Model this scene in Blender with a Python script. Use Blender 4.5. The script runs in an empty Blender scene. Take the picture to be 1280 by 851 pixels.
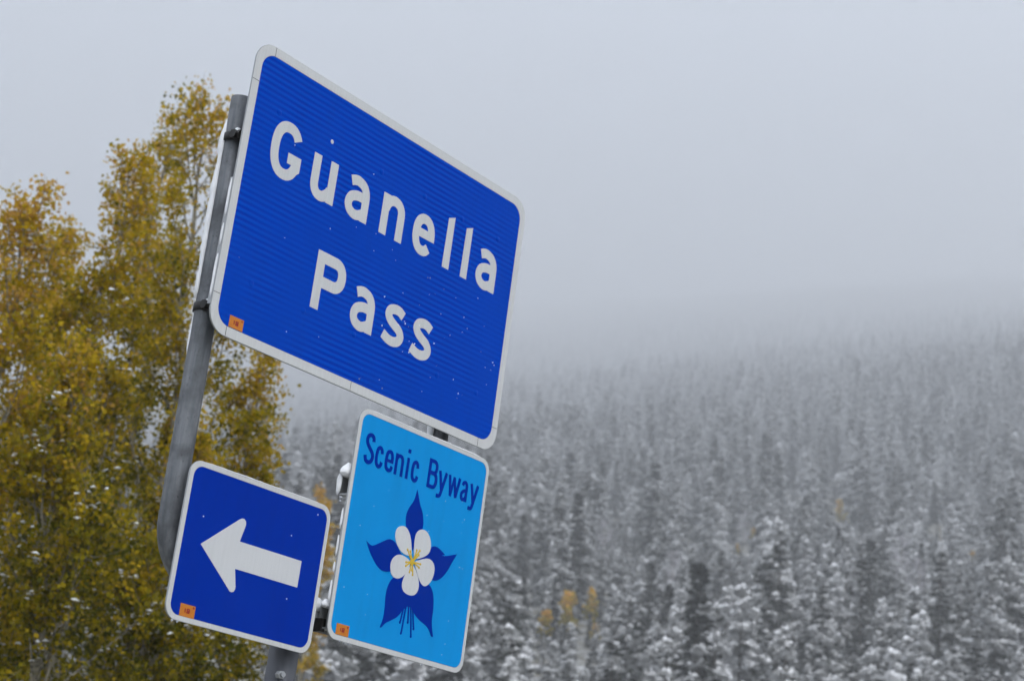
import bpy, bmesh, math, random
import numpy as np
from mathutils import Vector, Matrix

# ------------------------------------------------------------------ camera, sky, sun, exposure
scene = bpy.context.scene
COL = scene.collection
PITCH, ROLL, CAM_Z = math.radians(16.5), math.radians(4.5), 1.6
FPX = 2320.0                                   # focal length in pixels of a 1280 px wide frame
CAM = Vector((0, 0, CAM_Z))
FWD = Vector((0, math.cos(PITCH), math.sin(PITCH)))
UP0 = Vector((0, -math.sin(PITCH), math.cos(PITCH)))
RIGHT = Vector((1, 0, 0)) * math.cos(ROLL) + UP0 * math.sin(ROLL)
UP = UP0 * math.cos(ROLL) - Vector((1, 0, 0)) * math.sin(ROLL)
cam_data = bpy.data.cameras.new('camera')
cam_data.sensor_width = 36.0
cam_data.lens = FPX / 1280 * 36.0
cam_data.clip_start, cam_data.clip_end = 0.1, 9000
cam_data.dof.use_dof = True
cam_data.dof.focus_distance = 4.95
cam_data.dof.aperture_fstop = 6.0
cam = bpy.data.objects.new('camera', cam_data)
COL.objects.link(cam)
M = Matrix.Identity(4)
for i in range(3):
    M[i][0], M[i][1], M[i][2], M[i][3] = RIGHT[i], UP[i], -FWD[i], CAM[i]
cam.matrix_world = M
scene.camera = cam

SUN_EL, SUN_AZ = math.radians(50), math.radians(150)      # high, behind and left of the viewer, above the cloud
world = bpy.data.worlds.new('World')
scene.world = world
world.use_nodes = True
wn, wl = world.node_tree.nodes, world.node_tree.links
wn.clear()
sky = wn.new('ShaderNodeTexSky'); sky.sky_type = 'NISHITA'; sky.sun_disc = False
sky.sun_elevation, sky.sun_rotation = SUN_EL, SUN_AZ
sky.air_density, sky.dust_density = 1.0, 3.0
hs = wn.new('ShaderNodeHueSaturation'); hs.inputs['Saturation'].default_value = 0.28   # overcast: nearly colourless
bg = wn.new('ShaderNodeBackground'); bg.inputs['Strength'].default_value = 0.14
wo = wn.new('ShaderNodeOutputWorld')
# a closed cloud deck over it: brightest overhead, a third of that at the horizon (standard overcast sky)
tc = wn.new('ShaderNodeTexCoord'); sx_ = wn.new('ShaderNodeSeparateXYZ'); deck = wn.new('ShaderNodeValToRGB'); mixw = wn.new('ShaderNodeMix'); mixw.data_type = 'RGBA'
deck.color_ramp.elements[0].position, deck.color_ramp.elements[0].color = 0.0, (0.275, 0.31, 0.365, 1)
deck.color_ramp.elements[1].position, deck.color_ramp.elements[1].color = 1.0, (0.86, 0.93, 1.06, 1)
gain = wn.new('ShaderNodeVectorMath'); gain.operation = 'SCALE'; gain.inputs['Scale'].default_value = 11.0
mixw.inputs[0].default_value = 0.8
wl.new(tc.outputs['Generated'], sx_.inputs[0]); wl.new(sx_.outputs[2], deck.inputs['Fac']); wl.new(deck.outputs[0], gain.inputs[0])
wl.new(sky.outputs[0], hs.inputs['Color']); wl.new(hs.outputs[0], mixw.inputs[6]); wl.new(gain.outputs[0], mixw.inputs[7])
wl.new(mixw.outputs[2], bg.inputs['Color']); wl.new(bg.outputs[0], wo.inputs['Surface'])

sd = bpy.data.lights.new('sun', 'SUN'); sd.energy = 1.0; sd.angle = math.radians(30); sd.color = (1.0, 0.97, 0.93)
sun = bpy.data.objects.new('sun', sd); COL.objects.link(sun)
sun_dir = Vector((math.sin(SUN_AZ) * math.cos(SUN_EL), math.cos(SUN_AZ) * math.cos(SUN_EL), math.sin(SUN_EL)))
sun.rotation_euler = sun_dir.to_track_quat('Z', 'Y').to_euler()
sun.location = (0, 0, 1500)

vs = scene.view_settings
vs.view_transform, vs.look, vs.exposure, vs.gamma = 'Standard', 'None', 0.70, 1.0
vs.use_curve_mapping = False
scene.cycles.volume_bounces = 2
scene.cycles.max_bounces = 5
scene.cycles.adaptive_threshold = 0.03
scene.cycles.use_denoising = True
HAZE = 0.00100

# ------------------------------------------------------------------ helpers
def link(name, mesh, parent=None, mats=()):
    o = bpy.data.objects.new(name, mesh); COL.objects.link(o)
    for m in mats:
        if m.name not in [x.name for x in mesh.materials if x]: mesh.materials.append(m)
    if parent is not None: o.parent = parent
    return o

def tag(o, label=None, cat=None, group=None, kind=None):
    if label: o['label'] = label
    if cat: o['category'] = cat
    if group: o['group'] = group
    if kind: o['kind'] = kind
    return o

def empty(name, loc=(0, 0, 0), rot=None):
    o = bpy.data.objects.new(name, None); COL.objects.link(o)
    o.empty_display_size = 0.3
    m = Matrix.Identity(4) if rot is None else rot.to_4x4()
    m.translation = Vector(loc)
    o.matrix_world = m
    return o

def np_mesh(name, V, F3, attr=None, smooth=False):
    """triangle mesh straight from arrays; attr = dict of point float/colour arrays"""
    me = bpy.data.meshes.new(name)
    V = np.asarray(V, np.float32); F3 = np.asarray(F3, np.int32)
    me.vertices.add(len(V)); me.vertices.foreach_set('co', V.ravel())
    me.loops.add(len(F3) * 3); me.loops.foreach_set('vertex_index', F3.ravel())
    me.polygons.add(len(F3))
    me.polygons.foreach_set('loop_start', np.arange(0, len(F3) * 3, 3, dtype=np.int32))
    me.polygons.foreach_set('loop_total', np.full(len(F3), 3, np.int32))
    me.update(calc_edges=True)
    for k, a in (attr or {}).items():
        a = np.asarray(a, np.float32)
        if a.ndim == 1:
            at = me.attributes.new(k, 'FLOAT', 'POINT'); at.data.foreach_set('value', a)
        else:
            at = me.attributes.new(k, 'FLOAT_COLOR', 'POINT')
            at.data.foreach_set('color', np.concatenate([a, np.ones((len(a), 1), np.float32)], 1).ravel())
    if smooth: me.polygons.foreach_set('use_smooth', np.ones(len(F3), bool))
    return me

class Mat:
    """small wrapper for a node material"""
    def __init__(s, name, rough=0.6, spec=0.5, metal=0.0):
        s.m = bpy.data.materials.new(name); s.m.use_nodes = True
        s.n, s.l = s.m.node_tree.nodes, s.m.node_tree.links
        s.b = s.n['Principled BSDF']
        s.b.inputs['Roughness'].default_value = rough
        s.b.inputs['Specular IOR Level'].default_value = spec
        s.b.inputs['Metallic'].default_value = metal
    def coord(s, scale=(1, 1, 1)):
        t = s.n.new('ShaderNodeTexCoord'); mp = s.n.new('ShaderNodeMapping'); mp.inputs['Scale'].default_value = scale
        s.l.new(t.outputs['Object'], mp.inputs['Vector']); return mp.outputs[0]
    def noise(s, vec, scale, detail=4, rough=0.6):
        t = s.n.new('ShaderNodeTexNoise'); t.inputs['Scale'].default_value = scale
        t.inputs['Detail'].default_value = detail; t.inputs['Roughness'].default_value = rough
        s.l.new(vec, t.inputs['Vector']); return t.outputs['Fac']
    def ramp(s, fac, stops):
        r = s.n.new('ShaderNodeValToRGB'); e = r.color_ramp.elements
        while len(e) < len(stops): e.new(0.5)
        for k, (p, c) in enumerate(stops):
            e[k].position = p; e[k].color = (*c, 1) if len(c) == 3 else c
        s.l.new(fac, r.inputs['Fac']); return r.outputs['Color']
    def math(s, op, a, b):
        t = s.n.new('ShaderNodeMath'); t.operation = op
        for k, v in enumerate((a, b)):
            if isinstance(v, (int, float)): t.inputs[k].default_value = v
            else: s.l.new(v, t.inputs[k])
        return t.outputs[0]
    def mix(s, fac, a, b):
        t = s.n.new('ShaderNodeMix'); t.data_type = 'RGBA'
        for sock, v in ((t.inputs[0], fac), (t.inputs[6], a), (t.inputs[7], b)):
            if isinstance(v, (int, float)): sock.default_value = v
            elif isinstance(v, tuple): sock.default_value = (*v, 1)
            else: s.l.new(v, sock)
        return t.outputs[2]
    def color(s, c):
        if isinstance(c, tuple): s.b.inputs['Base Color'].default_value = (*c, 1)
        else: s.l.new(c, s.b.inputs['Base Color'])
        return s
    def bump(s, h, strength=0.3, dist=0.01):
        t = s.n.new('ShaderNodeBump'); t.inputs['Strength'].default_value = strength; t.inputs['Distance'].default_value = dist
        s.l.new(h, t.inputs['Height']); s.l.new(t.outputs[0], s.b.inputs['Normal']); return s
    def attr(s, name):
        t = s.n.new('ShaderNodeAttribute'); t.attribute_name = name; return t

def ray(px, py):
    """world direction of a point of the photograph (1280 x 851)"""
    return (RIGHT * ((px - 640) / FPX) - UP * ((py - 425.5) / FPX) + FWD).normalized()

# ------------------------------------------------------------------ materials
def sheet(name, c0, c1, rough=0.32, ribs=0.0, weave=0.0):
    """retroreflective sheeting: faint horizontal ribs or weave, water marks"""
    m = Mat(name, rough, 0.02); v = m.coord()
    n1 = m.noise(v, 3.0, 3)
    c = m.mix(m.ramp(n1, [(0.3, (0,) * 3), (0.7, (1,) * 3)]), c0, c1)
    run = m.ramp(m.noise(m.coord((9, 1, 0.7)), 3.0, 5, 0.65), [(0.50, (0,) * 3), (0.72, (0.30,) * 3)])      # water runs and road film
    c = m.mix(run, c, tuple(0.72 * x + 0.004 for x in c0))
    if ribs:
        sx = m.n.new('ShaderNodeSeparateXYZ'); m.l.new(v, sx.inputs[0])
        wob = m.math('MULTIPLY', m.noise(m.coord((6, 1, 1)), 1.2, 2), 0.004)
        z = m.math('ADD', sx.outputs[2], wob)
        w = m.math('SINE', m.math('MULTIPLY', z, 2 * math.pi / 0.0165), 0.0)
        mask = m.ramp(m.noise(m.coord((0.9, 1, 1.6)), 2.2, 2), [(0.38, (0.12,) * 3), (0.58, (1,) * 3)])
        hgt = m.math('MULTIPLY', w, mask)
        hgt01 = m.math('ADD', m.math('MULTIPLY', hgt, 0.5), 0.5)
        c = m.mix(m.math('MULTIPLY', hgt01, ribs), c, (c0[0], c0[1] * 2.9, c0[2] * 1.5))
        m.bump(hgt, 0.25, 0.0012)
    if weave:
        h = m.noise(m.coord((1, 1, 3)), 260.0, 2)
        c = m.mix(m.math('MULTIPLY', h, weave), c, (c1[0] * 0.5 + 0.02, c1[1] * 1.15, c1[2] * 1.1))
        m.bump(h, 0.12, 0.0006)
    m.color(c)
    return m.m

BLUE = sheet('blue_sheeting', (0.0, 0.027, 0.36), (0.0, 0.036, 0.42), ribs=0.9)
BLUE2 = sheet('arrow_blue_sheeting', (0.0, 0.026, 0.33), (0.0, 0.031, 0.36), weave=0.05)
SKYBLUE = sheet('light_blue_sheeting', (0.003, 0.255, 0.65), (0.004, 0.285, 0.71), rough=0.4, weave=0.25)
INK = sheet('dark_blue_ink', (0.0, 0.024, 0.30), (0.0, 0.028, 0.32), rough=0.4)
def white_sheet(name, a, b):
    m = Mat(name, 0.42, 0.4)
    streak = m.noise(m.coord((60, 1, 2.0)), 3.0, 4)
    big = m.noise(m.coord(), 9.0, 5)
    c = m.mix(m.ramp(streak, [(0.35, (0,) * 3), (0.75, (1,) * 3)]), a, b)
    m.color(m.mix(m.math('MULTIPLY', big, 0.35), c, tuple(x * 0.8 for x in b)))
    m.bump(streak, 0.05, 0.001)
    return m.m
WHITE = white_sheet('white_sheeting', (0.64, 0.65, 0.65), (0.56, 0.565, 0.56))
WHITE2 = white_sheet('white_print', (0.66, 0.67, 0.68), (0.60, 0.61, 0.62))
YELLOW = Mat('yellow_print', 0.5).color((0.62, 0.42, 0.02)).m
mo = Mat('orange_sticker', 0.45); mo.color(mo.mix(mo.noise(mo.coord(), 90, 3), (0.62, 0.20, 0.004), (0.50, 0.15, 0.004))); ORANGE = mo.m
RED = Mat('red_print', 0.5).color((0.30, 0.01, 0.006)).m
SEAM = Mat('seam_dirt', 0.8).color((0.12, 0.12, 0.115)).m
ma = Mat('aluminium', 0.5, 0.5, 0.7); ma.color(ma.mix(ma.noise(ma.coord(), 30, 4), (0.42, 0.43, 0.44), (0.30, 0.31, 0.32))); ALU = ma.m
# galvanised pipe: dull zinc with vertical run marks
mg = Mat('galvanised_steel', 0.55, 0.5, 0.35)
g1 = mg.noise(mg.coord((1, 1, 0.08)), 55, 5); g2 = mg.noise(mg.coord(), 14, 5); g3 = mg.noise(mg.coord((1, 1, 0.5)), 200, 2)
gc = mg.mix(mg.ramp(g1, [(0.3, (0,) * 3), (0.7, (1,) * 3)]), (0.075, 0.084, 0.094), (0.215, 0.225, 0.24))
gc = mg.mix(mg.ramp(g2, [(0.42, (0,) * 3), (0.66, (0.85,) * 3)]), gc, (0.085, 0.09, 0.098))
gc = mg.mix(mg.ramp(g3, [(0.66, (0,) * 3), (0.72, (0.8,) * 3)]), gc, (0.05, 0.05, 0.05))
mg.color(gc); mg.bump(g1, 0.15, 0.002)
mg.l.new(mg.ramp(g2, [(0.3, (0.42,) * 3), (0.7, (0.68,) * 3)]), mg.b.inputs['Roughness'])
GALV = mg.m
mdp = Mat('dark_weathered_steel', 0.6, 0.4, 0.3)
d1 = mdp.noise(mdp.coord((1, 1, 0.1)), 40, 5)
mdp.color(mdp.mix(d1, (0.075, 0.08, 0.095), (0.15, 0.155, 0.17))); mdp.bump(d1, 0.2, 0.002)
DARKPIPE = mdp.m
mb = Mat('black_steel', 0.5, 0.5, 0.4); mb.color(mb.mix(mb.noise(mb.coord(), 60, 4), (0.012, 0.012, 0.013), (0.035, 0.033, 0.03))); BLACK = mb.m
ms = Mat('snow', 0.7, 0.25)
s1 = ms.noise(ms.coord(), 45, 5); ms.color(ms.mix(s1, (0.80, 0.82, 0.85), (0.88, 0.89, 0.90))); ms.bump(s1, 0.5, 0.01)
ms.b.inputs['Subsurface Weight'].default_value = 0.15; ms.b.inputs['Subsurface Radius'].default_value = (0.01, 0.01, 0.012)
SNOW = ms.m
mdr = Mat('clear_drop', 0.08, 0.5); mdr.color((0.75, 0.8, 0.9)); mdr.b.inputs['Transmission Weight'].default_value = 0.6; DROP = mdr.m

# ------------------------------------------------------------------ ground and hillside
def sstep(a, b, x):
    t = np.clip((x - a) / (b - a), 0, 1); return t * t * (3 - 2 * t)

def ground_z(x, y):
    x = np.asarray(x, float); y = np.asarray(y, float)
    s = np.maximum(y - 96, 0)
    z = 0.253 * s * sstep(0, 40, s) + 0.000018 * s * s
    z = z + 0.195 * 1400 * np.tanh(x / 1400) * sstep(100, 800, y)
    bumps = 2.2 * np.sin(x / 61 + 1.3) * np.sin(y / 83 + 0.4) + 1.5 * np.sin(x / 27 + y / 39) + 4 * np.sin(x / 170 + 0.7) * np.cos(y / 210)
    z = z + bumps * sstep(120, 420, y)
    z = z + 0.05 * np.sin(x / 2.3) * np.sin(y / 3.1) * sstep(8, 20, np.hypot(x, y))
    top = 1400.0
    return np.where(z > top - 200, top - 200 + 200 * np.tanh((z - top + 200) / 200), z)

def axis(lo, hi, n, p):
    t = np.linspace(-1, 1, n); t = np.sign(t) * np.abs(t) ** p
    return np.where(t < 0, -t * lo, t * hi)
gx, gy = axis(-2400, 2400, 170, 2.2), axis(-320, 4600, 300, 2.0)
GX, GY = np.meshgrid(gx, gy)
GZ = ground_z(GX, GY)
V = np.stack([GX.ravel(), GY.ravel(), GZ.ravel()], 1)
nx, ny = len(gx), len(gy)
idx = np.arange(nx * ny).reshape(ny, nx)
a, b, c, d = idx[:-1, :-1].ravel(), idx[:-1, 1:].ravel(), idx[1:, 1:].ravel(), idx[1:, :-1].ravel()
F = np.concatenate([np.stack([a, b, c], 1), np.stack([a, c, d], 1)])
mgd = Mat('snow_dusted_ground', 0.9, 0.2)
q1 = mgd.noise(mgd.coord(), 0.35, 8, 0.7); q2 = mgd.noise(mgd.coord(), 6.0, 5, 0.7)
earth = mgd.mix(q2, (0.10, 0.085, 0.05), (0.17, 0.15, 0.09))
mgd.color(mgd.mix(mgd.ramp(mgd.math('ADD', mgd.math('MULTIPLY', q1, 0.6), mgd.math('MULTIPLY', q2, 0.4)), [(0.46, (0,) * 3), (0.60, (1,) * 3)]), earth, (0.50, 0.51, 0.52)))
mgd.bump(q2, 0.6, 0.08)
ground = tag(link('ground', np_mesh('ground', V, F, smooth=True), None, [mgd.m]), kind='structure')

# the cloud that hangs on the slope
mh = bpy.data.materials.new('haze'); mh.use_nodes = True
hn, hl = mh.node_tree.nodes, mh.node_tree.links
hn.clear()
pv = hn.new('ShaderNodeVolumePrincipled'); ho = hn.new('ShaderNodeOutputMaterial')
pv.inputs['Color'].default_value = (0.96, 0.975, 0.998, 1); pv.inputs['Density'].default_value = HAZE
pv.inputs['Anisotropy'].default_value = 0.2
pv.inputs['Density Attribute'].default_value = ''
hl.new(pv.outputs[0], ho.inputs['Volume'])
bmh = bmesh.new(); bmesh.ops.create_cube(bmh, size=1.0)
zt = float(GZ.max()) + 22
bmesh.ops.scale(bmh, vec=(4900, 5040, zt + 1.5 - float(GZ.min())), verts=bmh.verts)
bmesh.ops.translate(bmh, vec=(0, 2150, (zt + float(GZ.min()) - 1.5) / 2), verts=bmh.verts)
meh = bpy.data.meshes.new('haze'); bmh.to_mesh(meh); bmh.free()
haze = tag(link('haze', meh, None, [mh]), kind='stuff')
mh.cycles.homogeneous_volume = True

# ------------------------------------------------------------------ the sign frame (sign plane: x right, y down from the big sign's corner, d behind; mm)
SC = 5.18668
RS = ((0.5826496681, -0.1276039296, -0.8026435083), (0.3034705081, 0.9503238705, 0.0692112127), (0.7539396627, -0.2839045234, 0.5924299171))
def cam2world(v): return RIGHT * v[0] - UP * v[1] + FWD * v[2]
SX = cam2world([RS[i][0] for i in range(3)]).normalized()
SZ = -cam2world([RS[i][1] for i in range(3)]); SZ = (SZ - SX * SZ.dot(SX)).normalized()
SY = SZ.cross(SX)
SROT = Matrix((SX, SY, SZ)).transposed()
S_ORG = CAM + (cam2world(((450 - 640) / FPX, 0, 1)) * SC) + SX * (-0.10995784544 * SC) + SZ * (0.12875297869 * SC)
def sp(a, b, d=0.0): return S_ORG + SX * (a / 1000) - SZ * (b / 1000) + SY * (d / 1000)
SIGNS = {'big': (0, 0, 1235.5, 817.4), 'arrow': (31.44, 1146.9, 533.2, 401.8), 'scenic': (618.0, 843.7, 606.2, 646.1)}

def rounded(x0, y0, x1, y1, r, n=10):
    pts = []
    for cx, cy, a0 in ((x1 - r, y0 + r, -90), (x1 - r, y1 - r, 0), (x0 + r, y1 - r, 90), (x0 + r, y0 + r, 180)):
        for k in range(n + 1):
            t = math.radians(a0 + 90 * k / n); pts.append((cx + r * math.cos(t), cy + r * math.sin(t)))
    return pts

def prism(outline, d0, d1, hole=None):
    """flat piece in the sign plane (mm, y down) from depth d0 (front) to d1 (back); local metres"""
    bm = bmesh.new()
    def ring(pts, d): return [bm.verts.new((x / 1000, d / 1000, -y / 1000)) for x, y in pts]
    f, k = ring(outline, d0), ring(outline, d1)
    n = len(outline)
    for i in range(n): bm.faces.new((f[i], f[(i + 1) % n], k[(i + 1) % n], k[i]))
    if hole is None:
        bm.faces.new(f[::-1]); bm.faces.new(k)
    else:
        f2, k2 = ring(hole, d0), ring(hole, d1); m = len(hole)
        assert m == n
        for i in range(n):
            j = (i + 1) % n
            bm.faces.new((f[j], f[i], f2[i], f2[j])); bm.faces.new((k[i], k[j], k2[j], k2[i])); bm.faces.new((f2[j], f2[i], k2[i], k2[j]))
    bmesh.ops.recalc_face_normals(bm, faces=bm.faces)
    return bm

def done(name, bm, parent, mat, smooth=False):
    me = bpy.data.meshes.new(name); bm.to_mesh(me); bm.free()
    if smooth: me.polygons.foreach_set('use_smooth', [True] * len(me.polygons))
    return link(name, me, parent, [mat])

def merge(*bms):
    out = bmesh.new()
    for b in bms:
        me = bpy.data.meshes.new('t'); b.to_mesh(me); b.free(); out.from_mesh(me); bpy.data.meshes.remove(me)
    return out

def ribbon(pts, w, d0, d1, ext=0.0):
    """stroke of width w along pts with square ends"""
    p = [Vector((x, y)) for x, y in pts]
    L, Rr = [], []
    for i in range(len(p)):
        t0 = (p[i] - p[i - 1]).normalized() if i else None
        t1 = (p[i + 1] - p[i]).normalized() if i < len(p) - 1 else None
        if t0 is None: t = t1; s = 1
        elif t1 is None: t = t0; s = 1
        else:
            t = (t0 + t1).normalized(); s = 1 / max(0.5, t.dot(t1))
        nrm = Vector((-t.y, t.x)) * (w / 2 * s)
        L.append(p[i] + nrm); Rr.append(p[i] - nrm)
    bm = bmesh.new()
    mk = lambda q, d: bm.verts.new((q.x / 1000, d / 1000, -q.y / 1000))
    A = [(mk(l, d0), mk(r, d0), mk(l, d1), mk(r, d1)) for l, r in zip(L, Rr)]
    for i in range(len(A) - 1):
        a, b = A[i], A[i + 1]
        bm.faces.new((a[0], a[1], b[1], b[0])); bm.faces.new((a[2], b[2], b[3], a[3]))
        bm.faces.new((a[0], b[0], b[2], a[2])); bm.faces.new((a[1], a[3], b[3], b[1]))
    for a in (A[0], A[-1]): bm.faces.new((a[0], a[2], a[3], a[1]))
    bmesh.ops.recalc_face_normals(bm, faces=bm.faces)
    return bm

def smooth_path(pts, n=6):
    """Catmull-Rom through the points"""
    P_ = [Vector(p) for p in pts]; out = []
    for i in range(len(P_) - 1):
        p0 = P_[max(i - 1, 0)]; p1 = P_[i]; p2 = P_[i + 1]; p3 = P_[min(i + 2, len(P_) - 1)]
        for k in range(n):
            t = k / n
            out.append(0.5 * ((2 * p1) + (p2 - p0) * t + (2 * p0 - 5 * p1 + 4 * p2 - p3) * t * t + (3 * p1 - p0 - 3 * p2 + p3) * t ** 3))
    out.append(P_[-1]); return [(v.x, v.y) for v in out]

def ell(cx, cy, rx, ry, a0, a1, n=14, p=2.3):
    """superellipse arc, degrees, y down (90 = bottom)"""
    o = []
    for k in range(n + 1):
        t = math.radians(a0 + (a1 - a0) * k / n); c, s = math.cos(t), math.sin(t)
        o.append((cx + rx * math.copysign(abs(c) ** (2 / p), c), cy + ry * math.copysign(abs(s) ** (2 / p), s)))
    return o

def shift(strokes, dx, dy): return [([(x + dx, y + dy) for x, y in s], w) for s, w in strokes]

def glyph(name, strokes, parent, mat, d=-2.0, label=None):
    bms = [ribbon(s, w, d - 0.15 * k, -0.9) for k, (s, w) in enumerate(strokes)]
    o = done(name, merge(*bms), parent, mat)
    if label: o['label'] = label
    return o

def dome(x, y, r, h, n=10, d=-0.9):
    bm = bmesh.new()
    rings = [(1.0, 0.0), (0.82, 0.55), (0.45, 0.9)]
    vs_ = [[bm.verts.new(((x + r * q * math.cos(2 * math.pi * k / n)) / 1000, (d - h * z) / 1000, -(y + r * q * math.sin(2 * math.pi * k / n)) / 1000)) for k in range(n)] for q, z in rings]
    t = bm.verts.new((x / 1000, (d - h) / 1000, -y / 1000))
    for A_, B_ in zip(vs_, vs_[1:]):
        for k in range(n): bm.faces.new((A_[k], A_[(k + 1) % n], B_[(k + 1) % n], B_[k]))
    for k in range(n): bm.faces.new((vs_[-1][k], vs_[-1][(k + 1) % n], t))
    bmesh.ops.recalc_face_normals(bm, faces=bm.faces)
    return bm

def make_sign(name, key, label, cat, r_out, inset, field_mat):
    x0, y0, w, h = SIGNS[key]
    t = empty(name, sp(x0, y0), SROT)
    tag(t, label, cat)
    done('panel', prism(rounded(0, 0, w, h, r_out), 0.0, 4.0), t, ALU)
    l, tp, rr, bt = inset
    inner = rounded(l, tp, w - rr, h - bt, r_out - 0.6 * inset[0])
    done('field', prism(inner, -0.9, -0.05), t, field_mat)
    done('border', prism(rounded(0.6, 0.6, w - 0.6, h - 0.6, r_out - 0.6), -1.3, -0.03, hole=rounded(l - 1, tp - 1, w - rr + 1, h - bt + 1, r_out - 0.6 * inset[0])), t, WHITE)
    return t, w, h

def sticker(parent, x0, y0, x1, y1):
    s = done('sticker', prism([(x0, y0), (x1, y0), (x1, y1), (x0, y1)], -1.9, -0.8), parent, ORANGE)
    s['label'] = 'small orange inspection sticker'
    cx, cy = (x0 + x1) / 2, (y0 + y1) / 2
    num = glyph('numeral', [([(cx - 8, cy - 5), (cx - 8, cy + 5)], 3.2), ([(cx - 3, cy + 4.5), (cx + 6, cy + 4.5), (cx + 6, cy - 4), (cx - 1, cy - 4), (cx - 1, cy + 1), (cx + 6, cy + 1)], 3.0)], s, RED, d=-2.4)
    done('punch_mark', prism([(x1 - 9, y0 + 3), (x1 - 4, y0 + 3), (x1 - 4, y0 + 8), (x1 - 9, y0 + 8)], -2.3, -1.0), s, RED)

def rail(parent, x0, x1, yc, hgt, depth, mat=ALU):
    """C-channel behind the panel, open towards it"""
    bms = []
    def box(ax, ay, ad, bx_, by, bd):
        bms.append(prism([(ax, ay), (bx_, ay), (bx_, by), (ax, by)], ad, bd))
    box(x0, yc - hgt / 2, 3.9, x1, yc - hgt / 2 + 4, depth)
    box(x0, yc + hgt / 2 - 4, 3.9, x1, yc + hgt / 2, depth)
    box(x0, yc - hgt / 2, depth - 0.5, x1, yc + hgt / 2, depth + 4)
    return done('mounting_rail', merge(*bms), parent, mat)

def snow_ridge(parent, path, hw, hh, seed, up=(0, 0, 1), name='snow', sides=8):
    """lumpy ridge of snow along a path of local points"""
    rng = np.random.default_rng(seed)
    path = np.asarray(path, float)
    seg = np.linalg.norm(np.diff(path, axis=0), axis=1); L = np.concatenate([[0], np.cumsum(seg)])
    n = max(6, int(L[-1] / 0.012)); s = np.linspace(0, L[-1], n)
    P_ = np.stack([np.interp(s, L, path[:, k]) for k in range(3)], 1)
    up = np.array(up, float)
    T = np.gradient(P_, axis=0); T /= np.linalg.norm(T, axis=1)[:, None]
    W = np.cross(T, up); W /= np.linalg.norm(W, axis=1)[:, None] + 1e-9
    U = np.cross(W, T)
    m = np.convolve(rng.normal(0, 1, n + 8), np.ones(5) / 5, 'same')[4:-4]
    e_ = np.clip(np.minimum(np.arange(n), np.arange(n)[::-1]) / 3.0, 0.02, 1); fade = np.sqrt(1 - (1 - e_) ** 2)
    sc = np.clip(1 + 0.45 * m, 0.35, 1.7) * fade
    V_, F_ = [], []
    for i in range(n):
        for k in range(sides):
            t = math.pi * 2 * k / sides
            j = rng.normal(0, 0.06)
            V_.append(P_[i] + W[i] * math.cos(t) * hw * (0.7 * fade[i] + 0.3 * sc[i]) * (1 + j) + U[i] * (math.sin(t) * hh * sc[i] * (1 if math.sin(t) > 0 else 0.35)) * (1 + j))
    for i in range(n - 1):
        for k in range(sides):
            a, b = i * sides + k, i * sides + (k + 1) % sides
            F_ += [(a, b, b + sides), (a, b + sides, a + sides)]
    c0, c1 = len(V_), len(V_) + 1
    V_ += [P_[0], P_[-1]]
    for k in range(sides):
        F_ += [(c0, (k + 1) % sides, k), (c1, (n - 1) * sides + k, (n - 1) * sides + (k + 1) % sides)]
    return link(name, np_mesh(name, V_, F_, smooth=True), parent, [SNOW])

# ---- post: a U of galvanised pipe on one central post
def tube_bm(path, r, sides=24, cap=True, radii=None):
    path = [Vector(p) for p in path]; bm = bmesh.new(); rings = []
    ref = Vector((0, 1, 0)) if abs((path[1] - path[0]).normalized().y) < 0.9 else Vector((1, 0, 0))
    for i, p in enumerate(path):
        t = (path[min(i + 1, len(path) - 1)] - path[max(i - 1, 0)]).normalized()
        u = (ref - t * ref.dot(t)).normalized(); w = t.cross(u)
        rr = radii[i] if radii else r
        rings.append([bm.verts.new(p + (u * math.cos(2 * math.pi * k / sides) + w * math.sin(2 * math.pi * k / sides)) * rr) for k in range(sides)])
    for A_, B_ in zip(rings, rings[1:]):
        for k in range(sides): bm.faces.new((A_[k], A_[(k + 1) % sides], B_[(k + 1) % sides], B_[k]))
    if cap: bm.faces.new(rings[0][::-1]); bm.faces.new(rings[-1])
    bmesh.ops.recalc_face_normals(bm, faces=bm.faces)
    return bm

DP = 75.0                                    # pipe axis behind the panels
foot = sp(548, 1440, DP)
foot = foot - SZ * (foot.z / SZ.z)
foot.z = float(ground_z(foot.x, foot.y))
post = empty('sign_post', foot, SROT)
tag(post, 'galvanised steel pipe frame shaped like a U on one central post', 'sign post')
PINV = post.matrix_world.inverted()
def pl(a, b, d=DP): return PINV @ sp(a, b, d)
def arc(cx, cy, r, a0, a1, n=10): return [(cx + r * math.cos(math.radians(a0 + (a1 - a0) * k / n)), cy + r * math.sin(math.radians(a0 + (a1 - a0) * k / n))) for k in range(n + 1)]
aL = lambda b: 45 + b / 1200 * 17
left_path = [(aL(148), 148), (aL(500), 500), (aL(900), 900)] + arc(63 + 150, 1290, 150, 180, 90, 14) + [(300, 1440), (552, 1440)]
right_path = [(1053, 130), (1055, 700)] + arc(1055 - 150, 1290, 150, 0, 90, 14) + [(760, 1440), (551, 1440)]
o = done('left_upright', tube_bm([pl(*p) for p in left_path], 0.0302), post, GALV, True); o['label'] = 'upright pipe with snow down one side, bent in at the foot'
o = done('right_upright', tube_bm([pl(*p) for p in right_path], 0.0302), post, GALV, True); o['label'] = 'upright pipe behind the light blue sign'
bott = PINV @ (foot - SZ * 0.25)
done('main_post', tube_bm([pl(548, 1452), pl(548, 1700), bott], 0.0405), post, DARKPIPE, True)
done('collar', tube_bm([pl(548, 1380), pl(548, 1475)], 0.0450), post, DARKPIPE, True)
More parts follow.
